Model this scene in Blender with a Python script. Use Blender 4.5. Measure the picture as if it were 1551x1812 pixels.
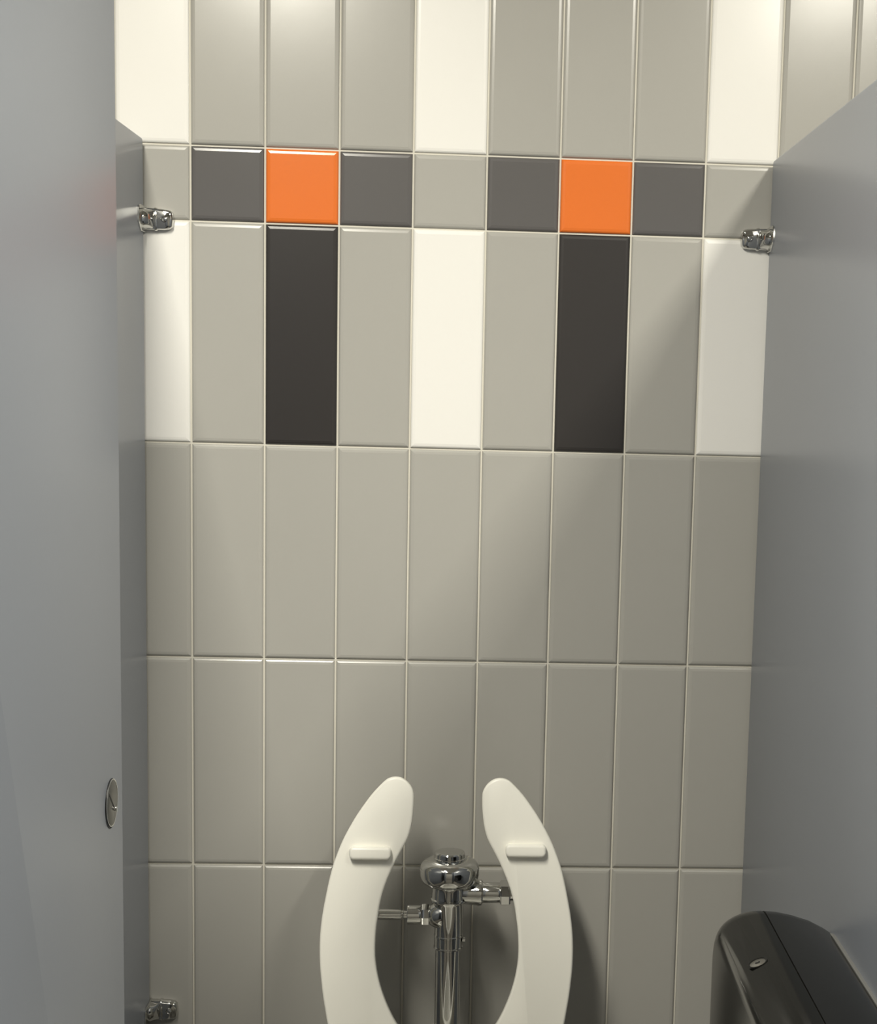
import bpy, bmesh, math, random
from mathutils import Vector, Matrix
PI = math.pi
for o in list(bpy.data.objects):
    bpy.data.objects.remove(o, do_unlink=True)
S = bpy.context.scene
C = S.collection
rnd = random.Random(7)

# ------------------------------------------------------------------ camera
PITCH = 0.1065                      # tile pitch in metres
X0, ZA = 4.64, 1.765                # column at x = 0, height of the top joint of the square row
cd = bpy.data.cameras.new('camera'); cam = bpy.data.objects.new('camera', cd); C.objects.link(cam)
Rm = Matrix(((0.9980854928156608, -0.019912166259938746, -0.0585564229248702),
             (-0.05542042777019469, 0.13237918344570312, -0.9896485881240965),
             (0.027457698677936217, 0.9909991207993505, 0.1310222017759823)))
cam.matrix_world = Matrix.Translation((0.04001205, -2.36852805, 1.42474315)) @ Rm.to_4x4()
cd.sensor_fit = 'HORIZONTAL'; cd.sensor_width = 36
cd.lens = 2800.0 / 1551 * 36
cd.shift_x = (775.5 - 1012.431) / 1551
cd.shift_y = (1068.2643 - 906) / 1551
cd.clip_start = 0.02
S.camera = cam

# ------------------------------------------------------------------ world, lights, exposure
w = bpy.data.worlds.new('world'); S.world = w; w.use_nodes = True
w.node_tree.nodes['Background'].inputs[0].default_value = (0.9, 0.93, 1, 1)
w.node_tree.nodes['Background'].inputs[1].default_value = 0.02
S.view_settings.view_transform = 'Standard'; S.view_settings.look = 'None'
S.view_settings.gamma = 1; S.view_settings.use_curve_mapping = False
S.view_settings.exposure = 0.0
CEIL = 2.6
LAMPS = [(-0.52, -1.80, 'left', 80.0, (1.0, 0.955, 0.83)), (0.98, -1.85, 'right', 62.0, (1.0, 0.955, 0.83))]
LW, LL = 0.22, 1.25

# ------------------------------------------------------------------ materials
def srgb(r, g, b):
    f = lambda c: (c/255/12.92) if c/255 <= .04045 else ((c/255+.055)/1.055)**2.4
    return (f(r), f(g), f(b), 1)
def mat(name, col, rough=.4, metal=0, spec=.5, coat=0, var=0, bump=0, bscale=200, rvar=0, bdist=.0003):
    m = bpy.data.materials.new(name); m.use_nodes = True
    nt = m.node_tree; b = nt.nodes['Principled BSDF']
    b.inputs['Base Color'].default_value = col
    b.inputs['Roughness'].default_value = rough
    b.inputs['Metallic'].default_value = metal
    b.inputs['Specular IOR Level'].default_value = spec
    b.inputs['Coat Weight'].default_value = coat
    b.inputs['Coat Roughness'].default_value = .05
    tc = nt.nodes.new('ShaderNodeTexCoord')
    if var:
        n = nt.nodes.new('ShaderNodeTexNoise'); n.inputs['Scale'].default_value = 9
        n.inputs['Detail'].default_value = 4
        nt.links.new(tc.outputs['Object'], n.inputs['Vector'])
        oi = nt.nodes.new('ShaderNodeObjectInfo')
        ad = nt.nodes.new('ShaderNodeMath'); ad.operation = 'ADD'
        nt.links.new(n.outputs[0], ad.inputs[0]); nt.links.new(oi.outputs['Random'], ad.inputs[1])
        mr = nt.nodes.new('ShaderNodeMapRange')
        mr.inputs[1].default_value = .3; mr.inputs[2].default_value = 1.7
        mr.inputs[3].default_value = 1-var; mr.inputs[4].default_value = 1+var
        nt.links.new(ad.outputs[0], mr.inputs[0])
        hs = nt.nodes.new('ShaderNodeHueSaturation'); hs.inputs['Color'].default_value = col
        nt.links.new(mr.outputs[0], hs.inputs['Value'])
        nt.links.new(hs.outputs[0], b.inputs['Base Color'])
    if bump:
        n2 = nt.nodes.new('ShaderNodeTexNoise'); n2.inputs['Scale'].default_value = bscale
        n2.inputs['Detail'].default_value = 2
        nt.links.new(tc.outputs['Object'], n2.inputs['Vector'])
        bp = nt.nodes.new('ShaderNodeBump'); bp.inputs['Strength'].default_value = bump
        bp.inputs['Distance'].default_value = bdist
        nt.links.new(n2.outputs[0], bp.inputs['Height']); nt.links.new(bp.outputs[0], b.inputs['Normal'])
    return m
TILE_R = .21
M = {}
M['grey'] = mat('glazed_grey', (.395, .387, .360, 1), TILE_R, var=.025, bump=.15, bscale=25)
M['white'] = mat('glazed_white', (.84, .83, .80, 1), TILE_R, var=.01, bump=.15, bscale=25)
M['midgrey'] = mat('glazed_mid_grey', (.112, .107, .107, 1), TILE_R, var=.03, bump=.15, bscale=25)
M['charcoal'] = mat('glazed_charcoal', (.034, .031, .030, 1), TILE_R+.06, var=.03, bump=.15, bscale=25)
M['orange'] = mat('glazed_orange', (.74, .175, .030, 1), TILE_R, var=.02, bump=.15, bscale=25)
M['grout'] = mat('cement_grout', (.67, .645, .57, 1), .8, var=.06, bump=.5, bscale=900)
M['panel'] = mat('powder_coat_grey', (.275, .298, .342, 1), .31, var=.015, bump=.25, bscale=420, bdist=.0001)
M['chrome'] = mat('polished_chrome', (.62, .62, .60, 1), .06, metal=1, bump=.1, bscale=40, bdist=.0002)
M['steel'] = mat('brushed_steel', (.33, .325, .305, 1), .36, metal=1)
M['dark'] = mat('dark_part_and_shade', (.01, .01, .01, 1), .5)  # slot and set screw, plus the painted shade around the latch disc
M['seat'] = mat('white_seat_plastic', (.95, .935, .86, 1), .32, var=.008, bump=.1, bscale=60)
M['china'] = mat('vitreous_china', (.85, .84, .80, 1), .08)
M['black'] = mat('smoked_black_plastic', (.004, .0042, .0037, 1), .12, spec=.22, var=.05, bump=.12, bscale=30, bdist=.0002)
M['black2'] = mat('black_plastic_back', (.007, .007, .0065, 1), .20, spec=.22, var=.05)
M['trimgrey'] = mat('dull_grey_plastic', (.16, .16, .155, 1), .35)
M['ceiling'] = mat('ceiling_paint', (.60, .59, .56, 1), .8, var=.02)
M['wallpaint'] = mat('wall_paint', (.24, .235, .22, 1), .7, var=.02)
M['floor'] = mat('floor_tile', (.085, .080, .072, 1), .35, var=.12, bump=.2, bscale=60)
M['lampframe'] = mat('lamp_frame_white', (.8, .8, .8, 1), .4)

# ------------------------------------------------------------------ helpers
def finish(bm, name, m, parent=None, smooth=True, angle=35):
    bmesh.ops.recalc_face_normals(bm, faces=bm.faces)
    me = bpy.data.meshes.new(name); bm.to_mesh(me); bm.free()
    me.materials.append(m)
    if smooth:
        for p in me.polygons: p.use_smooth = True
        try: me.set_sharp_from_angle(angle=math.radians(angle))
        except Exception: pass
    o = bpy.data.objects.new(name, me); C.objects.link(o)
    if parent: o.parent = parent
    return o
def thing(name, label, cat, loc=(0, 0, 0), group=None):
    o = bpy.data.objects.new(name, None); C.objects.link(o); o.location = loc
    o.empty_display_size = .05
    o['label'] = label; o['category'] = cat
    if group: o['group'] = group
    return o
def struct(o, label=None):
    o['kind'] = 'structure'
    if label: o['label'] = label
    return o
def box(bm, lo, hi, bev=0, seg=2):
    r = bmesh.ops.create_cube(bm, size=1)
    lo, hi = Vector(lo), Vector(hi)
    for v in r['verts']:
        v.co = Vector([(lo[i]+hi[i])/2 + v.co[i]*(hi[i]-lo[i]) for i in range(3)])
    if bev:
        es = list({e for v in r['verts'] for e in v.link_edges})
        bmesh.ops.bevel(bm, geom=es, offset=bev, segments=seg, profile=.5, affect='EDGES')
def lathe(bm, prof, n=40, mtx=None, cap=True):
    """prof: list of (r, h) turned about the local z axis, then moved by mtx"""
    mtx = mtx or Matrix.Identity(4); rings = []
    for r, h in prof:
        if r < 1e-6: rings.append([bm.verts.new(mtx @ Vector((0, 0, h)))])
        else: rings.append([bm.verts.new(mtx @ Vector((r*math.cos(2*PI*i/n), r*math.sin(2*PI*i/n), h))) for i in range(n)])
    for a, b in zip(rings, rings[1:]):
        if len(a) == 1 and len(b) == 1: continue
        for i in range(n):
            j = (i+1) % n
            if len(a) == 1: bm.faces.new((a[0], b[i], b[j]))
            elif len(b) == 1: bm.faces.new((a[i], a[j], b[0]))
            else: bm.faces.new((a[i], a[j], b[j], b[i]))
    if cap:
        if len(rings[0]) > 1: bm.faces.new(rings[0])
        if len(rings[-1]) > 1: bm.faces.new(rings[-1])
def axis_x(x, y, z, sign=1):      # local z axis -> world +-x
    return Matrix.Translation((x, y, z)) @ Matrix.Rotation(sign*PI/2, 4, 'Y')
def axis_y(x, y, z):              # local z axis -> world -y (towards the viewer)
    return Matrix.Translation((x, y, z)) @ Matrix.Rotation(PI/2, 4, 'X')
def loft(bm, rings, cap=True, closed=True):
    R = [[bm.verts.new(p) for p in r] for r in rings]
    for a, b in zip(R, R[1:]):
        n = len(a)
        for i in range(n if closed else n-1):
            j = (i+1) % n; bm.faces.new((a[i], a[j], b[j], b[i]))
    if cap: bm.faces.new(R[0]); bm.faces.new(R[-1])
    return R
def catmull(pts, k=4):
    out = []; n = len(pts)
    for i in range(n):
        p0, p1, p2, p3 = [Vector(pts[(i+j) % n]) for j in (-1, 0, 1, 2)]
        for s in range(k):
            t = s/k
            out.append(.5*((2*p1)+(-p0+p2)*t+(2*p0-5*p1+4*p2-p3)*t*t+(-p0+3*p1-3*p2+p3)*t**3))
    return out
def offset_poly(pts, d):          # pts counter-clockwise, inward offset d
    n = len(pts); out = []
    for i in range(n):
        a, b = pts[i-1], pts[(i+1) % n]; t = (b-a).normalized()
        out.append(pts[i] + Vector((-t.y, t.x))*d)
    return out
def area(pts): return .5*sum(pts[i-1].x*pts[i].y-pts[i].x*pts[i-1].y for i in range(len(pts)))
def slab(bm, pts, prof, place):
    """rounded slab: prof = [(inset, height)], place maps (u, v, h) to 3-D"""
    if area(pts) < 0: pts = pts[::-1]
    loft(bm, [[place(p.x, p.y, h) for p in offset_poly(pts, d)] for d, h in prof])
def rrect(cx, cy, hx, hy, r, n=6):
    out = []
    for sx, sy, a0 in ((1, 1, 0), (-1, 1, PI/2), (-1, -1, PI), (1, -1, 1.5*PI)):
        for i in range(n+1):
            a = a0+PI/2*i/n
            out.append(Vector((cx+sx*(hx-r)+r*math.cos(a), cy+sy*(hy-r)+r*math.sin(a))))
    return out

# ------------------------------------------------------------------ room shell
XL, XR, YF = (-13-X0)*PITCH, (20-X0)*PITCH, -3.6
bm = bmesh.new(); box(bm, (XL-.1, 0, 0), (XR+.1, .12, CEIL))
wall = struct(finish(bm, 'wall_back', M['grout'], smooth=False), 'tiled back wall of light grey, white, dark grey and orange glazed tiles')
for nm, lo, hi, m in (('floor', (XL-.1, YF-.1, -.1), (XR+.1, .12, 0), 'floor'),
                      ('ceiling', (XL-.1, YF-.1, CEIL), (XR+.1, .12, CEIL+.1), 'ceiling'),
                      ('wall_left', (XL-.1, YF, 0), (XL, 0, CEIL), 'wallpaint'),
                      ('wall_right', (XR, YF, 0), (XR+.1, 0, CEIL), 'wallpaint'),
                      ('wall_front', (XL, YF-.1, 0), (XR, YF, CEIL), 'wallpaint')):
    bm = bmesh.new(); box(bm, lo, hi); struct(finish(bm, nm, M[m], smooth=False))
bm = bmesh.new(); box(bm, (XL, -.012, 0), (XR, 0, .0595), .003)
struct(finish(bm, 'baseboard_back', M['grey']))

# ------------------------------------------------------------------ wall tiles
G = 0.0013                          # half joint
def tile_mesh(name, wx, hz, m):
    bm = bmesh.new(); hx, hh = wx/2, hz/2; rings = []
    for ins, y in ((0, 0), (.0003, -.0016), (.0013, -.0029), (.0030, -.0038), (.0064, -.0043)):
        rings.append([Vector((sx*(hx-ins), y, sz*(hh-ins))) for sx, sz in ((-1, -1), (1, -1), (1, 1), (-1, 1))])
    loft(bm, rings)
    bmesh.ops.recalc_face_normals(bm, faces=bm.faces)
    me = bpy.data.meshes.new(name); bm.to_mesh(me); bm.free(); me.materials.append(m)
    return me
cache = {}
ROWS = [(ZA+6*PITCH, CEIL, 'up'), (ZA+3*PITCH, ZA+6*PITCH, 'up'), (ZA, ZA+3*PITCH, 'up'), (ZA-PITCH, ZA, 'square'),
        (ZA-4*PITCH, ZA-PITCH, 'accent')] + [(ZA-k*PITCH, ZA-(k-3)*PITCH, 'plain') for k in (7, 10, 13, 16)]
def colour(kind, c):
    k = c % 4
    if kind == 'up': return 'white' if k == 0 else 'grey'
    if kind == 'square': return ('grey', 'midgrey', 'orange', 'midgrey')[k]
    if kind == 'accent': return ('white', 'grey', 'charcoal', 'grey')[k]
    return 'grey'
TL = {'white': 'tall white glazed tile', 'midgrey': 'square dark grey glazed tile',
      'orange': 'square bright orange glazed tile', 'charcoal': 'tall charcoal glazed tile'}
for z0, z1, kind in ROWS:
    for c in range(-13, 20):
        col = colour(kind, c); h = round(z1-z0-2*G, 5); key = (col, h)
        if key not in cache: cache[key] = tile_mesh('tile_'+col, PITCH-2*G, h, M[col])
        t = bpy.data.objects.new('tile', cache[key]); C.objects.link(t); t.parent = wall
        t.location = ((c+.5-X0)*PITCH, 0, (z0+z1)/2)
        t.rotation_euler = (rnd.uniform(-1, 1)*.0014, 0, rnd.uniform(-1, 1)*.002)
        t.location.y = -abs(rnd.gauss(0, .00012))
        if col in TL: t['label'] = TL[col]

# ------------------------------------------------------------------ partition panels
PL, PR, PT, PB, PYF = -.4527, .4547, 1.770, .305, -1.55
def panel(name, lo, hi, label):
    """sheet-metal panel with a rounded upper rear corner and softened edges; lo/hi are corners"""
    t = thing(name, label, 'partition', ((lo[0]+hi[0])/2, (lo[1]+hi[1])/2, lo[2]))
    bm = bmesh.new()
    cy, cz = (lo[1]+hi[1])/2, (lo[2]+hi[2])/2
    pts = rrect(cy, cz, (hi[1]-lo[1])/2, (hi[2]-lo[2])/2, .006, 4)
    th = hi[0]-lo[0]; e = .0015; x0 = lo[0]
    slab(bm, pts, [(e, 0), (e*.3, e*.3), (0, e), (0, th-e), (e*.3, th-e*.3), (e, th)],
         lambda u, v, h: Vector((x0+h, u, v))-t.location)
    finish(bm, 'panel', M['panel'], t, angle=60)
    return t
p_left = panel('stall_partition', (PL-.025, PYF, PB), (PL, -.012, PT), 'grey stall partition on the left, mostly hidden behind the open door')
p_right = panel('stall_partition', (PR, PYF, PB), (PR+.025, -.012, PT), 'grey stall partition on the right, with the black dispenser on it')
# pilasters at the stall front
for x0, x1, lb in ((PL-.04, -.31, 'grey stall pilaster carrying the open door'), (.27, PR+.04, 'grey stall pilaster in front of the right partition')):
    t = thing('stall_pilaster', lb, 'pilaster', ((x0+x1)/2, PYF-.016, 0))
    bm = bmesh.new(); box(bm, (x0-t.location.x, -.015, 0), (x1-t.location.x, .015, 1.93), .002); finish(bm, 'panel', M['panel'], t)
    bm = bmesh.new(); box(bm, (x0-t.location.x-.004, -.019, 0), (x1-t.location.x+.004, .019, .09), .002); finish(bm, 'floor_shoe', M['chrome'], t)

# ------------------------------------------------------------------ open door
DX, DY1, DY0 = -.2680, -1.000, -1.548
door = thing('stall_door', 'grey stall door swung open along the left, with a round chrome latch disc', 'door', (DX-.0125, (DY0+DY1)/2, PB))
bm = bmesh.new()
pts = rrect((DY0+DY1)/2, (PB+PT)/2, (DY1-DY0)/2, (PT-PB)/2, .004, 4)
slab(bm, pts, [(.0015, 0), (.0004, .0004), (0, .0015), (0, .0235), (.0004, .0246), (.0015, .025)],
     lambda u, v, h: Vector((DX-.025+h, u, v))-door.location)
finish(bm, 'door_panel', M['panel'], door, angle=60)
LY, LZ = -1.0425, 1.0713
mx = axis_x(DX, LY, LZ); off = Matrix.Translation(-door.location)
bm = bmesh.new()
lathe(bm, [(.0198, 0), (.0198, .0008), (.0192, .0011), (0, .0011)], 48, off @ mx)
disc = finish(bm, 'latch_disc', M['steel'], door)
disc['label'] = 'round chrome latch disc'
bm = bmesh.new()
lathe(bm, [(.0203, 0), (.0203, .0012), (.0196, .0012), (.0194, .0010)], 48, off @ mx, cap=False)
rim = finish(bm, 'disc_rim', M['chrome'], disc)
bm = bmesh.new()
sy, sz = -1.0361, 1.0648; ey, ez = -1.0540, 1.0812; L_ = math.hypot(ey-sy, ez-sz); ty, tz = (ey-sy)/L_, (ez-sz)/L_
for q in (DX+.0009, DX+.0013):
    for a, b in ((0, -.0010), (L_, -.0010), (L_, .0010), (0, .0010)):
        bm.verts.new(Vector((q, sy+ty*a-tz*b, sz+tz*a+ty*b))-door.location)
bm.verts.ensure_lookup_table(); v = bm.verts
for f in ((0, 1, 2, 3), (4, 5, 6, 7), (0, 1, 5, 4), (1, 2, 6, 5), (2, 3, 7, 6), (3, 0, 4, 7)): bm.faces.new([v[k] for k in f])
finish(bm, 'slot', M['dark'], disc, smooth=False)
bm = bmesh.new()
lathe(bm, [(.0021, 0), (.0021, .0012), (.0014, .0022), (0, .0025)], 16, off @ axis_x(DX+.0010, -1.0361, 1.0648))
finish(bm, 'pin', M['chrome'], disc)
bm = bmesh.new()
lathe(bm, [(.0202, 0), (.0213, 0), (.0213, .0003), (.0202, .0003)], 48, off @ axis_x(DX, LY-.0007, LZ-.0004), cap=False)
finish(bm, 'shadow_ring', M['dark'], disc)  # thin dark ring, set off-centre to paint the shadow line beside the disc
# hinges on the pilaster
for hz in (.45, 1.62):
    bm = bmesh.new()
    lathe(bm, [(.009, -.03), (.011, -.028), (.011, .028), (.009, .03)], 20, off @ Matrix.Translation((DX-.0125, DY0-.003, hz)))
    finish(bm, 'hinge', M['chrome'], door)

# ------------------------------------------------------------------ wall brackets
def bracket(x, z, s, label):
    """s = +1: panel lies to the right of the bracket, s = -1: mirrored"""
    t = thing('partition_bracket', label, 'bracket', (x, -.0035, z), 'chrome partition brackets')
    L = lambda a, b, c: Vector((-s*a, -b, c))     # a away from panel, b out of the wall, c up
    # leg on the wall: convex shell with rounded free end
    bm = bmesh.new()
    pts = [Vector(p) for p in ((.002, -.0155), (.030, -.0150), (.038, -.0135), (.0415, -.010), (.0425, 0), (.0415, .010), (.038, .0135), (.030, .0150), (.002, .0160))]
    slab(bm, pts, [(0, 0), (0, .006), (.0006, .0095), (.0022, .0118), (.0045, .0128)], lambda u, v, h: L(u, h, v))
    finish(bm, 'wall_leg', M['chrome'], t, angle=50)
    # bulging corner web
    bm = bmesh.new(); rings = []
    for i in range(9):
        f = i/8; a = .0005 + .016*f; wd = .0162-.0035*math.sin(PI*f)*.6
        d = .0130 + .0170*math.cos(f*PI/2)
        ring = []
        for k in range(13):
            an = PI*k/12; ring.append(L(a, max(.0002, d*math.sin(an)**.55), wd*math.cos(an)))
        rings.append(ring)
    loft(bm, rings)
    finish(bm, 'corner_web', M['chrome'], t, angle=50)
    # flange on the partition, chamfered below
    bm = bmesh.new()
    fp = [Vector(p) for p in ((.002, .0175), (.040, .0175), (.0478, .0150), (.0495, .0120), (.0495, -.0070), (.0330, -.0190), (.002, -.0190))]
    slab(bm, fp, [(0, 0), (0, .0022), (.0008, .0030)], lambda u, v, h: L(h, u, v))
    finish(bm, 'panel_flange', M['chrome'], t, angle=30)
    bm = bmesh.new()
    lathe(bm, [(.0048, 0), (.0048, .0010), (.0040, .0026), (.0022, .0035), (.0020, .0026), (0, .0026)], 24, Matrix.Translation(L(.030, .0126, .0)) @ Matrix.Rotation(PI/2, 4, 'X'))
    finish(bm, 'screw', M['chrome'], t)
    # raised bead where the body meets the web
    bm = bmesh.new(); rings = []
    for i, (a, g) in enumerate(((.0145, 0), (.0155, .0012), (.0175, .0017), (.0195, .0012), (.0205, 0))):
        rings.append([L(a, max(.0002, (.0128+g)*min(1, math.sin(PI*k/14)**.35)), (.0153+g)*math.cos(PI*k/14)) for k in range(15)])
    loft(bm, rings); finish(bm, 'bead', M['chrome'], t, angle=60)
    return t
bracket(PR, 1.6580, 1, 'chrome bracket holding the right partition beside the white tile')
bracket(PL, 1.6580, -1, 'chrome bracket high on the wall holding the left partition')
bracket(PL, .4705, -1, 'chrome bracket at the bottom left corner, below the other two')

# ------------------------------------------------------------------ toilet
toi = thing('toilet', 'white toilet with its open-front seat raised against the flush valve', 'toilet', (.0035, -.40, 0))
T = lambda x, y, z: Vector((x, y, z))-Vector((0, -.40, 0))
bm = bmesh.new(); rings = []
for z, yc, rx, ry in ((0, -.33, .105, .17), (.02, -.33, .112, .18), (.10, -.33, .10, .165), (.2, -.36, .115, .19), (.29, -.395, .15, .235), (.35, -.405, .172, .258),
                      (.385, -.41, .180, .266), (.398, -.41, .180, .266), (.402, -.41, .172, .258), (.400, -.42, .135, .20), (.37, -.42, .122, .185), (.28, -.42, .09, .14), (.22, -.42, .04, .06)):
    ring = []
    for i in range(48):
        a = 2*PI*i/48; yy = yc-ry*math.cos(a)
        xx = rx*math.sin(a)*(1 if math.cos(a) > 0 else (abs(math.sin(a))**-.35 if abs(math.sin(a)) > .05 else 1))
        ring.append(T(max(-rx, min(rx, xx)), yy, z))
    rings.append(ring)
loft(bm, rings); finish(bm, 'bowl', M['china'], toi, angle=50)
bm = bmesh.new(); box(bm, T(-.09, -.22, .33), T(.09, -.085, .400), .012, 3); finish(bm, 'spud_deck', M['china'], toi)
# seat: half outline (x, s) from the tip down, s measured along the raised seat
O = [(.0930, .2066), (.1075, .1914), (.1198, .1751), (.1312, .1581), (.1414, .1405), (.1507, .1222), (.1583, .1033), (.1648, .0839), (.1697, .064),
     (.1737, .044), (.1774, .0238), (.1802, .0036), (.1818, -.0168), (.1821, -.0372), (.1813, -.0577), (.1794, -.078), (.1769, -.0983), (.1735, -.1185),
     (.1699, -.1386), (.1635, -.161), (.154, -.185), (.140, -.208), (.118, -.226), (.09, -.2350), (.045, -.2365)]
I = [(.0652, .2118), (.0565, .2050), (.0508, .1958), (.0492, .1860), (.0497, .1678), (.0518, .1478), (.0566, .1283), (.0656, .1104), (.0748, .0926), (.083, .0742), (.0902, .0554),
     (.0956, .0361), (.099, .0163), (.1016, -.0037), (.1028, -.0237), (.1026, -.0438), (.1001, -.0637), (.0956, -.0833), (.0893, -.1024),
     (.0814, -.1209), (.0719, -.1386), (.059, -.1560), (.042, -.1700), (.021, -.1775)]
half = [(.0850, .2115), (.0750, .2142)]
tip = (.0850, .2122), (.0752, .2142)
seq = [tip[1], tip[0]] + O + [(0, -.2366)] + [(-x, s) for x, s in reversed(O)] + [(-tip[0][0], tip[0][1]), (-tip[1][0], tip[1][1])] \
    + [(-x, s) for x, s in I] + [(0, -.1790)] + [(x, s) for x, s in reversed(I)]
spts = catmull(seq, 3)
ca = 1/math.sqrt(1+.17**2); sa = .17*ca
TH = .018
def SP(u, s, h):      # h measured towards the viewer
    u2 = u + .0025 - .0127*s - .0035
    return T(u2, -.165 + sa*s - ca*h, .66 + ca*s - sa*h*0 + sa*h)
bm = bmesh.new()
slab(bm, spts, [(.006, -TH), (.0018, -TH+.0018), (0, -TH+.006), (0, -.0035), (.0010, -.0010), (.0035, 0)], SP)
seat = finish(bm, 'seat', M['seat'], toi, angle=60)
seat['label'] = 'raised white open-front seat, underside showing'
for cu, cs, hw in ((-.1105, .1055, .0300), (.1125, .1115, .0295)):
    bm = bmesh.new()
    base = rrect(cu, cs, hw, .0084, .0060, 5)
    slab(bm, base, [(0, -.001), (0, .0085), (.0007, .0112), (.0022, .0128), (.0044, .0132)],
         lambda u, v, h: SP(u, v + .0035*(1-((u-cu)/hw)**2)*(-1 if v < cs else .45), h))
    finish(bm, 'bumper', M['seat'], seat, angle=60)
for sx in (-1, 1):
    bm = bmesh.new(); lathe(bm, [(.013, -.03), (.014, -.028), (.014, .028), (.013, .03)], 20, Matrix.Translation(T(sx*.07, -.214, .413)) @ Matrix.Rotation(PI/2, 4, 'Y'))
    finish(bm, 'hinge', M['seat'], seat)

# ------------------------------------------------------------------ flush valve
VX, VY = .0040, -.118
fv = thing('flush_valve', 'polished chrome flush valve with domed cap between the arms of the raised seat', 'flush valve', (VX, VY, .401))
V = Matrix.Translation((0, 0, -.401))
def vl(name, prof, par=None, n=48, mtx=None, m='chrome', angle=30):
    bm = bmesh.new(); lathe(bm, prof, n, V @ (mtx or Matrix.Identity(4)))
    return finish(bm, name, M[m], par or fv, angle=angle)
cap = vl('cap', [(.0250, .7050), (.0262, .7075), (.0330, .7092), (.0392, .7130), (.0424, .7185), (.0433, .7240), (.0433, .7325), (.0422, .7380), (.0392, .7422), (.0345, .7452), (.0290, .7470), (.0240, .7476)], n=64, angle=50)
vl('cap_button', [(.0232, .7475), (.0232, .7492), (.0222, .7500), (.0222, .7560), (.0208, .7578), (.0170, .7585), (0, .7588)], cap, 8 and 48)
vl('set_screw', [(.0030, 0), (.0030, .0008), (.0014, .0010), (0, .0002)], cap, 16, Matrix.Translation((.010, -.0418, .7285)) @ Matrix.Rotation(PI/2, 4, 'X'), 'dark')
body = vl('valve_body', [(.0190, .6300), (.0206, .6315), (.0208, .6795), (.0222, .6825), (.0266, .6842), (.0274, .6860), (.0274, .6880), (.0258, .6895), (.0254, .7030), (.0258, .7060)], angle=28)
vl('outlet_tube', [(.0186, .4005), (.0186, .6140)])
bm = bmesh.new(); lathe(bm, [(.0205, .6120), (.0216, .6132), (.0216, .6148), (.0207, .6156), (.0207, .6300), (.0214, .6308), (.0214, .6325), (.0205, .6335)], 48, V); finish(bm, 'coupling_nut', M['chrome'], fv, angle=25)
bm = bmesh.new(); lathe(bm, [(.030, .4005), (.030, .404), (.024, .410), (.020, .414), (.0188, .414)], 40, V); finish(bm, 'spud_flange', M['chrome'], fv)
vl('vent_screw', [(.0035, 0), (.0035, .004), (.002, .005), (0, .005)], None, 12, Matrix.Translation((.0205, -.004, .6260)) @ Matrix.Rotation(PI/2, 4, 'Y'))
# supply side, to the right
ax = Matrix.Translation((0, 0, .6965)) @ Matrix.Rotation(PI/2, 4, 'Y')
vl('inlet_neck', [(.0150, .012), (.0168, .020), (.0178, .030), (.0182, .038), (.0190, .043), (.0190, .0470), (.0172, .0490), (.0150, .0495)], None, 40, ax)
vl('inlet_collar', [(.0146, .0490), (.0149, .0500), (.0149, .0720), (.0146, .0748)], None, 40, ax)
vl('inlet_nut', [(.0175, .0745), (.0192, .0765), (.0192, .0875), (.0178, .0895), (.012, .0895)], None, 8, ax, angle=20)
sp = vl('supply_pipe', [(.0120, .0890), (.0120, .1260)], None, 32, ax)
cs_ = vl('control_stop', [(.0175, .655), (.0185, .657), (.0185, .715), (.0205, .718), (.0205, .735), (.016, .742), (0, .744)], None, 40, Matrix.Translation((.139, .012, 0)))
vl('supply_arm', [(.0135, 0), (.0135, .088)], None, 32, Matrix.Translation((.139, .024, .6965)) @ Matrix.Rotation(-PI/2, 4, 'X'))
vl('wall_flange', [(.030, 0), (.030, .003), (.022, .010), (.0145, .014)], None, 40, Matrix.Translation((.139, .1143, .6965)) @ Matrix.Rotation(PI/2, 4, 'X'))
# handle side, to the left
hx = Matrix.Translation((0, 0, .6620)) @ Matrix.Rotation(-PI/2, 4, 'Y')
vl('handle_boss', [(.0215, .0100), (.0210, .0145), (.0180, .0215), (.0150, .0265), (.0138, .0275)], None, 40, hx, angle=50)
vl('handle_nut', [(.0130, .0270), (.0160, .0292), (.0163, .0320), (.0163, .0360), (.0158, .0392), (.0135, .0410)], None, 8, hx, angle=20)
vl('handle_collar', [(.0125, .0408), (.0140, .0412), (.0144, .0430), (.0144, .0600), (.0136, .0608), (.0060, .0610)], None, 40, hx)
hd = vl('handle', [(.0058, .0600), (.0058, .0660), (.0072, .0672), (.0060, .0686), (.0074, .0700), (.0074, .0720), (.0077, .0900), (.0078, .1350), (.0086, .1420), (.0070, .1460), (0, .1470)], None, 32, hx)

# ------------------------------------------------------------------ paper dispenser
dsp = thing('paper_dispenser', 'glossy black toilet paper dispenser on the right partition, at the bottom right corner', 'dispenser', (PR, -.80, .50))
DF, DN, DT, DBt = -.548, -1.045, .838, .52
XF = .3230                     # front face
def outline(g=0, rt=.078):
    pts = []
    def arc(cy, cz, r, a0, a1, n=10):
        for i in range(n+1):
            a = math.radians(a0+(a1-a0)*i/n); pts.append(Vector((cy+r*math.cos(a), cz+r*math.sin(a))))
    yf, yn, zt, zb = DF+g, DN-g, DT+g, DBt-g
    arc(yf-rt, zt-rt, rt, 0, 90); arc(yn+rt, zt-rt, rt, 90, 180); arc(yn+.05, zb+.05, .05, 180, 270); arc(yf-.05, zb+.05, .05, 270, 360)
    return pts
W = lambda u, v, h: Vector((PR-h, u, v))-dsp.location
SEAM = .079
bm = bmesh.new()
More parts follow.
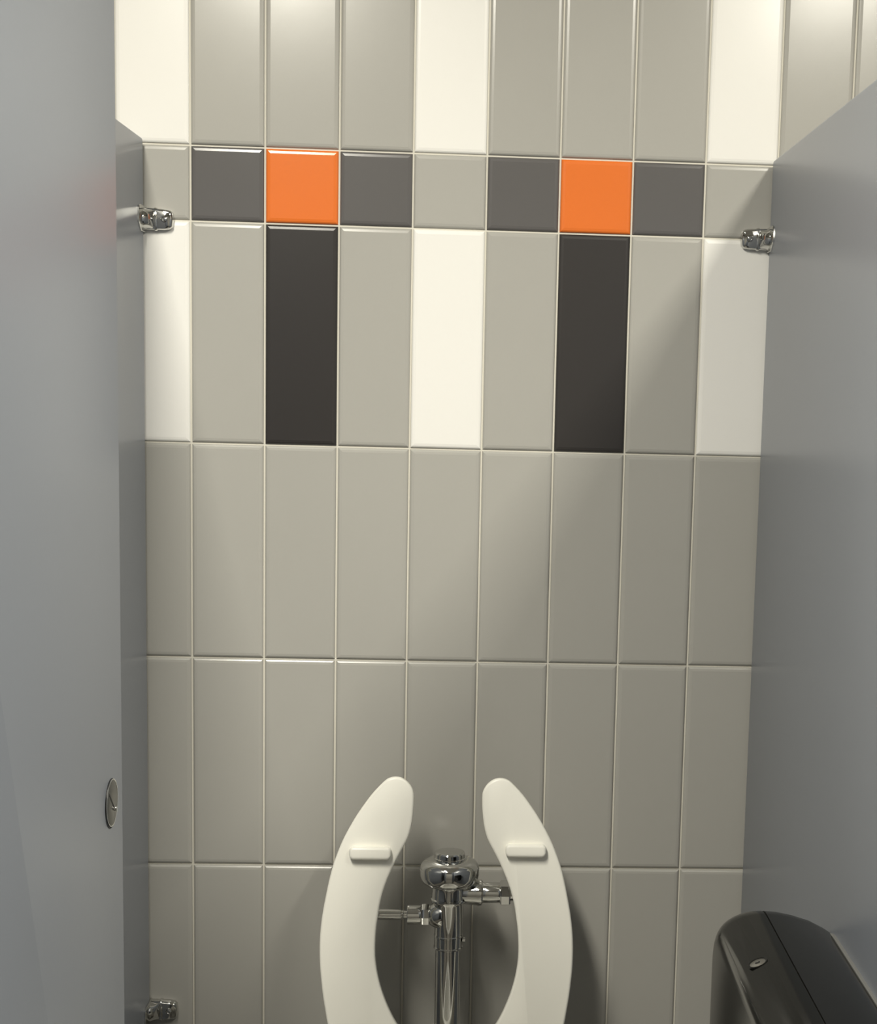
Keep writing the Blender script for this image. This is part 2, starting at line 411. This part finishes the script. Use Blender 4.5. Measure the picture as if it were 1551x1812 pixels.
slab(bm, outline(), [(.0240, .0005), (.0180, .010), (.0105, .025), (.0045, .045), (.0010, .063), (0, SEAM-.0012), (.0022, SEAM-.0011), (.0024, SEAM)], W); finish(bm, 'rear_housing', M['black2'], dsp, angle=40)
FD = PR-XF; prof = [(.0024, SEAM), (.0022, SEAM+.0004), (0, SEAM+.0006), (0, FD-.050)]
for i in range(1, 11):
    a = PI/2*i/10; prof.append((.034*(1-math.cos(a)), FD-.050+.050*math.sin(a)))
bm = bmesh.new(); slab(bm, outline(), prof, W); finish(bm, 'cover', M['black'], dsp, angle=40)
bm = bmesh.new(); slab(bm, outline(-.0195), [(0, 0), (0, .0025), (.0010, .0035)], W); finish(bm, 'base_plate', M['trimgrey'], dsp, angle=30)
bm = bmesh.new()
Lk = Matrix.Translation(Vector((0.3427, -0.7646, 0.8310))-dsp.location) @ Matrix.Rotation(-0.40, 4, 'Y') @ Matrix.Translation((0, 0, -.0010))
lathe(bm, [(.0112, 0), (.0112, .0014), (.0104, .0018), (.0094, .0012), (.0090, .0012)], 32, Lk); lk = finish(bm, 'lock_bezel', M['black2'], dsp)
bm = bmesh.new()
lathe(bm, [(.0090, 0), (.0090, .0011), (.0082, .0015), (.0030, .0016), (.0026, .0006), (0, .0006)], 32, Lk); finish(bm, 'keyhole', M['steel'], lk)

# ------------------------------------------------------------------ ceiling lights
for x, y, nm, power, col in LAMPS:
    t = thing('ceiling_light', 'long fluorescent ceiling light on the %s side of the room' % nm, 'light', (x, y, CEIL), 'ceiling lights')
    bm = bmesh.new()
    loft(bm, [[Vector((sx*(LW/2+e), sy*(LL/2+e), z)) for sx, sy in ((-1, -1), (1, -1), (1, 1), (-1, 1))] for e, z in ((.02, 0), (.02, -.012), (0, -.012), (0, -.004))], cap=False)
    finish(bm, 'lamp_frame', M['lampframe'], t, smooth=False)
    em = bpy.data.materials.new('lit_diffuser'); em.use_nodes = True
    b = em.node_tree.nodes['Principled BSDF']; b.inputs['Base Color'].default_value = (.8, .8, .8, 1)
    b.inputs['Emission Color'].default_value = (*col, 1); b.inputs['Emission Strength'].default_value = power
    bm = bmesh.new()
    vs = [bm.verts.new((sx*LW/2, sy*LL/2, -.006)) for sx, sy in ((-1, -1), (-1, 1), (1, 1), (1, -1))]
    bm.faces.new(vs); o = finish(bm, 'diffuser', em, t, smooth=False)
bpy.context.view_layer.update()
